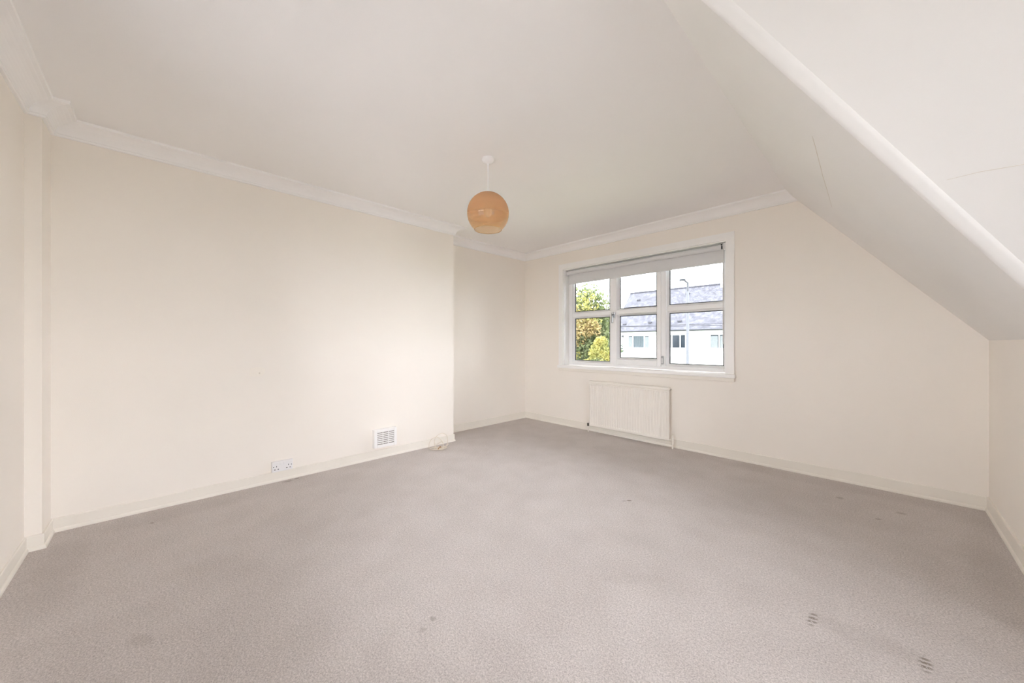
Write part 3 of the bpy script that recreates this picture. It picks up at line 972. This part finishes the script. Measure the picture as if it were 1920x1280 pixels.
# house across the street
HX0, HX1, HY = -17.45, 4.0, 32.2
EZ, RZ, RY = 2.45, 7.02, 36.0
ho = tag(empty('house', ((HX0 + HX1) / 2, RY, GZ)), 'white rendered house with a grey slate roof across the street', 'house')
MB().prism([(HY, GZ), (2 * RY - HY, GZ), (2 * RY - HY, EZ - 0.05), (RY, RZ - 0.30), (HY, EZ - 0.05)], HX0 + 0.12, HX1 - 0.12, 'x').build('wall', M['harl'], ho)
sl = (RZ - EZ) / (RY - (HY - 0.30))
for s in (1, -1):
    ye = RY - s * (RY - HY + 0.30)
    v = []
    for xx in (HX0, HX1):
        v += [(xx, ye, EZ), (xx, RY, RZ), (xx, RY, RZ - 0.14), (xx, ye, EZ - 0.12)]
    mesh_obj('roof_slope', v, [(0, 1, 2, 3), (4, 5, 6, 7), (0, 1, 5, 4), (1, 2, 6, 5), (2, 3, 7, 6), (3, 0, 4, 7)], M['slate'], ho)
MB().box(HX0, HX1, HY - 0.28, HY, EZ - 0.30, EZ - 0.12).build('fascia', M['fascia'], ho)
MB().tube([(HX0, HY - 0.36, EZ - 0.06), (HX1, HY - 0.36, EZ - 0.06)], 0.085, 8).build('gutter', M['gutter'], ho)
firstr = None
for i in range(23):
    xx = HX0 + 0.02 + i * 0.42
    if firstr is None:
        firstr = MB().tube([(xx, RY, RZ), (xx + 0.41, RY, RZ)], 0.11, 8).build('ridge_tile', M['ridge'], ho)
    else:
        o = firstr.copy(); C.objects.link(o); o.parent = ho; o.location.x = firstr.location.x + i * 0.42
cst = MB().box(-7.75, -6.70, RY - 0.35, RY + 0.35, RZ - 0.55, RZ + 1.3, 0.02).build('chimney_stack', M['harl'], ho)
for k in range(3):
    xx = -7.55 + 0.33 * k
    MB().lathe([(0.10, RZ + 1.30), (0.12, RZ + 1.33), (0.10, RZ + 1.40), (0.09, RZ + 1.65), (0.11, RZ + 1.68), (0.0, RZ + 1.68)], (xx, RY), 12).build('chimney_pot', M['fascia'], cst)


def on_roof(x, fz):
    y = HY - 0.30 + fz * (RY - HY + 0.30)
    return x, y, EZ + fz * (RZ - EZ)


for x, fz in ((-15.97, 0.78), (-16.3, 0.16), (-13.5, 0.18), (-10.5, 0.18), (-10.7, 0.83), (-3.0, 0.18)):
    xx, yy, zz = on_roof(x, fz)
    MB().box(xx - 0.18, xx + 0.18, yy - 0.12, yy + 0.16, zz - 0.02, zz + 0.10).build('roof_vent', M['vent_dark'], ho)


def hwin(x0, x1, z0, z1, splits, kinds):
    w = MB()
    y = HY
    fr_ = 0.09
    w.box(x0, x1, y - 0.06, y + 0.02, z0, z0 + fr_).box(x0, x1, y - 0.06, y + 0.02, z1 - fr_, z1)
    ed = [x0] + [x0 + (x1 - x0) * s for s in splits] + [x1]
    for e in ed:
        e = min(max(e, x0 + fr_ / 2), x1 - fr_ / 2)
        w.box(e - fr_ / 2, e + fr_ / 2, y - 0.06, y + 0.02, z0 + fr_, z1 - fr_)
    w.box(x0 - 0.12, x1 + 0.12, y - 0.12, y + 0.02, z0 - 0.12, z0)
    win_ = w.build('house_window', M['hframe'], ho)
    for a, b, kd in zip(ed[:-1], ed[1:], kinds):
        a += fr_ / 2; b -= fr_ / 2
        MB().box(a, b, y - 0.012, y - 0.004, z0 + fr_, z1 - fr_).build('pane', M['hglass_dark'], win_)
        if kd == 'c':
            c = MB(); n = 12
            vv = []
            for i in range(n + 1):
                xx = a + (b - a) * (0.04 + 0.86 * i / n)
                vv.append((xx, y - 0.016 - 0.008 * (i % 2)))
            vv += [(p_[0], y - 0.013) for p_ in reversed(vv)]
            c.prism(vv, z0 + fr_ + 0.02, z1 - fr_ - 0.1).build('curtain', M['curtain'], win_)
        if kd == 'v':
            n = 9
            c = MB()
            for i in range(n):
                xx = a + (b - a) * (i + 0.1) / n
                c.box(xx, xx + (b - a) / n * 0.72, y - 0.020, y - 0.013, z0 + fr_, z1 - fr_)
            c.build('vertical_blind', M['vblind'], win_)
    return win_


hwin(-15.75, -13.30, 0.60, 2.00, (0.24, 0.76), 'cvc')
hwin(-11.75, -9.70, 0.60, 2.02, (0.34, 0.72), 'cnn')
hwin(-7.65, -5.30, 0.62, 2.00, (0.34, 0.72), 'ccc')
hwin(-3.4, -1.1, 0.60, 2.00, (0.34, 0.72), 'cvc')
for x0, x1 in ((-15.6, -13.3), (-11.6, -9.7), (-7.6, -5.3), (-3.4, -1.1)):
    hwin(x0, x1, -2.3, -1.1, (0.5,), 'cn')
MB().box(HX0 + 0.12, HX1 - 0.12, HY - 0.035, HY, 0.22, 0.30).build('string_course', M['harl'], ho)
MB().tube([(-16.75, HY - 0.08, EZ - 0.2), (-16.75, HY - 0.08, GZ)], 0.05, 8).build('downpipe', M['fascia'], ho)
MB().box(-16.42, -16.24, HY - 0.22, HY, 1.75, 1.98, 0.02).build('security_light', M['galv_dark'], ho)

# street lamp
LX, LY = -3.66, 15.8
stl = tag(empty('street_lamp', (LX, LY, GZ + 0.02)), 'tall grey street lamp column in front of the white house', 'street lamp')
MB().tube([(LX, LY, GZ + 0.02), (LX, LY, 0.0), (LX, LY, 3.85)], [0.085, 0.072, 0.068], 14).build('column', M['galv'], stl, True)
MB().tube([(LX, LY, 3.82), (LX, LY, 3.9), (LX, LY, 4.32)], [0.068, 0.055, 0.052], 12).build('upper_column', M['galv_dark'], stl, True)
e = Vector((LX, LY, 4.30))
MB().tube([e, e - Rv * 0.16 + Vector((0, 0, 0.13)), e - Rv * 0.24 + Vector((0, 0, 0.17))], 0.048, 10).build('arm', M['galv_dark'], stl, True)
hd = MB()
bmh = bmesh.new()
bmesh.ops.create_cube(bmh, size=1)
for p_ in bmh.verts:
    s = 0.65 if p_.co.z < 0 else 1.0
    q = Vector((p_.co.x * 0.30 * (1.0 if p_.co.x > 0 else 0.9), p_.co.y * 0.22 * s, p_.co.z * 0.11))
    p_.co = e - Rv * 0.30 + Rv * q.x + Fv * q.y + Vector((0, 0, 0.155 + q.z + 0.1 * q.x))
bmesh.ops.bevel(bmh, geom=bmh.edges[:], offset=0.015, segments=2, affect='EDGES')
hd.bm(bmh)
hd.build('lamp_head', M['galv_dark'], stl)

# overhead wires
for n_, (a, b, lb) in enumerate((((-40, 27.0, 3.55), (14, 27.0, 2.25), 'upper thin black telephone wire crossing in front of the slate roof'),
                                 ((-40, 28.5, 3.25), (14, 28.5, 2.75), 'lower thin black telephone wire crossing in front of the slate roof'))):
    A_ = Vector(a); B_ = Vector(b)
    pts = []
    for i in range(25):
        s = i / 24
        p_ = A_.lerp(B_, s); p_.z -= 0.9 * 4 * s * (1 - s) * 0.25
        pts.append(p_)
    tag(MB().tube(pts, 0.02, 5).build('overhead_wire', M['wire']), lb, 'wire', 'overhead wires')


# trees and shrubs
def leaves(n, blobs, size, mb, rnd):
    tot = sum(b[4] for b in blobs)
    for b in blobs:
        c = Vector(b[:3]); r = b[3]
        for i in range(int(n * b[4] / tot)):
            d = Vector((rnd.gauss(0, 1), rnd.gauss(0, 1), rnd.gauss(0, 1)))
            d = d.normalized() * r * (rnd.random() ** 0.45)
            d.z *= b[5]
            p_ = c + d
            u = Vector((rnd.gauss(0, 1), rnd.gauss(0, 1), rnd.gauss(0, 1))).normalized()
            w = u.cross(Vector((rnd.gauss(0, 1), rnd.gauss(0, 1), rnd.gauss(0, 1)))).normalized()
            s = size * (0.6 + rnd.random() * 0.8)
            n0 = len(mb.v)
            q = u.cross(w) * s * 0.18
            mb.v += [tuple(p_ - u * s), tuple(p_ + w * s * 0.5 + q), tuple(p_ + u * s), tuple(p_ - w * s * 0.5 + q)]
            mb.f.append((n0, n0 + 1, n0 + 2, n0 + 3))


def raw(name, mb, mat, parent):
    me = bpy.data.meshes.new(name)
    org = world_loc(parent)
    me.from_pydata([tuple(Vector(v) - org) for v in mb.v], [], mb.f)
    me.materials.append(mat)
    o = bpy.data.objects.new(name, me); C.objects.link(o); o.parent = parent
    o['kind'] = 'stuff'
    return o


def tree(name, base, label, cat, trunk, limbs, sets, seed, group=None):
    rnd = random.Random(seed)
    t_ = tag(empty(name, base), label, cat, group)
    b = Vector(base)
    MB().tube([b, b + Vector((0.05, 0, trunk * 0.5)), b + Vector((0, 0.05, trunk))], [trunk * 0.035, trunk * 0.028, trunk * 0.015], 10).build('trunk', M['bark'], t_, True)
    for (dx, dy, dz, z0) in limbs:
        MB().tube([b + Vector((0, 0, z0)), b + Vector((dx * 0.5, dy * 0.5, z0 + dz * 0.6)), b + Vector((dx, dy, z0 + dz))], [0.07, 0.045, 0.015], 7).build('branch', M['bark'], t_, True)
    for nm, mat, n, size, blobs in sets:
        mb = MB()
        leaves(n, [(b.x + q[0], b.y + q[1], b.z + q[2], q[3], q[4], q[5]) for q in blobs], size, mb, rnd)
        raw(nm, mb, M[mat], t_)
    return t_


tree('autumn_tree', (-10.9, 17.7, GZ), 'tall green and orange autumn tree seen through the left window light', 'tree', 6.2,
     [(0.9, 0.2, 2.2, 3.2), (-1.0, 0.1, 2.4, 3.0), (0.3, 0.8, 2.6, 3.6), (-0.4, -0.7, 2.6, 4.0), (0.7, -0.5, 2.0, 4.6), (-0.8, 0.0, 1.8, 5.2)],
     [('green_foliage', 'leaf_green', 9000, 0.12, [(0.1, 0, 4.2, 1.5, 3, 1.0), (0.9, 0, 3.5, 1.3, 2, 1.0), (-1.0, 0, 4.0, 1.5, 2.4, 1.0), (-0.3, 0, 6.1, 1.3, 1.5, 1.0), (0.8, 0, 5.5, 1.0, 1.1, 1.0), (-0.9, 0, 7.0, 1.0, 0.7, 1.0), (0.1, 0, 7.4, 0.9, 0.30, 0.9), (0.9, 0.1, 6.7, 0.8, 0.25, 0.9)]),
      ('orange_foliage', 'leaf_orange', 2000, 0.11, [(0.25, -1.1, 5.0, 0.85, 2, 1.1), (-0.5, -1.1, 6.0, 0.45, 0.5, 1.0), (0.85, -1.0, 4.9, 0.6, 0.9, 1.0), (-0.4, -1.1, 4.4, 0.8, 1, 1.0)]),
      ('yellow_foliage', 'leaf_yellow', 1500, 0.10, [(-0.6, -1.0, 5.3, 1.0, 2, 1.0), (0.6, -1.0, 5.5, 0.9, 1.2, 1.0), (-0.9, -1.2, 3.0, 0.8, 1.2, 1.0), (0.3, -1.0, 6.6, 0.9, 0.6, 1.0)])], 11, 'trees across the street')
tree('yellow_shrub', (-9.15, 16.1, GZ), 'bright yellow leafy shrub beside the tall autumn tree', 'shrub', 2.6,
     [(0.4, 0.1, 1.0, 1.4), (-0.4, 0.1, 1.1, 1.2)],
     [('yellow_foliage', 'leaf_yellow', 4200, 0.085, [(0.1, 0, 3.9, 0.45, 2, 1.0), (0, 0, 3.3, 0.70, 3, 1.0), (0.25, -0.1, 2.6, 0.80, 3, 1.0), (-0.55, 0, 2.45, 0.6, 2, 1.0)]),
      ('green_foliage', 'leaf_green', 700, 0.085, [(0.2, -0.5, 2.5, 0.6, 1, 0.8)])], 5, 'trees across the street')
tree('dark_evergreen', (-13.0, 20.9, GZ), 'dark green evergreen standing behind the autumn tree', 'tree', 5.4,
     [(0.5, 0, 1.4, 2.4), (-0.5, 0, 1.4, 2.6)],
     [('dark_foliage', 'leaf_dark', 6500, 0.13, [(0.6, 0, 3.0, 1.7, 3, 1.0), (0.3, 0, 4.6, 1.5, 2.4, 1.1), (-0.6, 0, 5.6, 1.0, 0.7, 1.1), (1.6, 0, 5.0, 0.9, 1.2, 1.2), (-1.0, 0, 3.4, 1.5, 2, 1.0), (1.5, 0, 3.4, 1.2, 1.6, 1.0)])], 23, 'trees across the street')
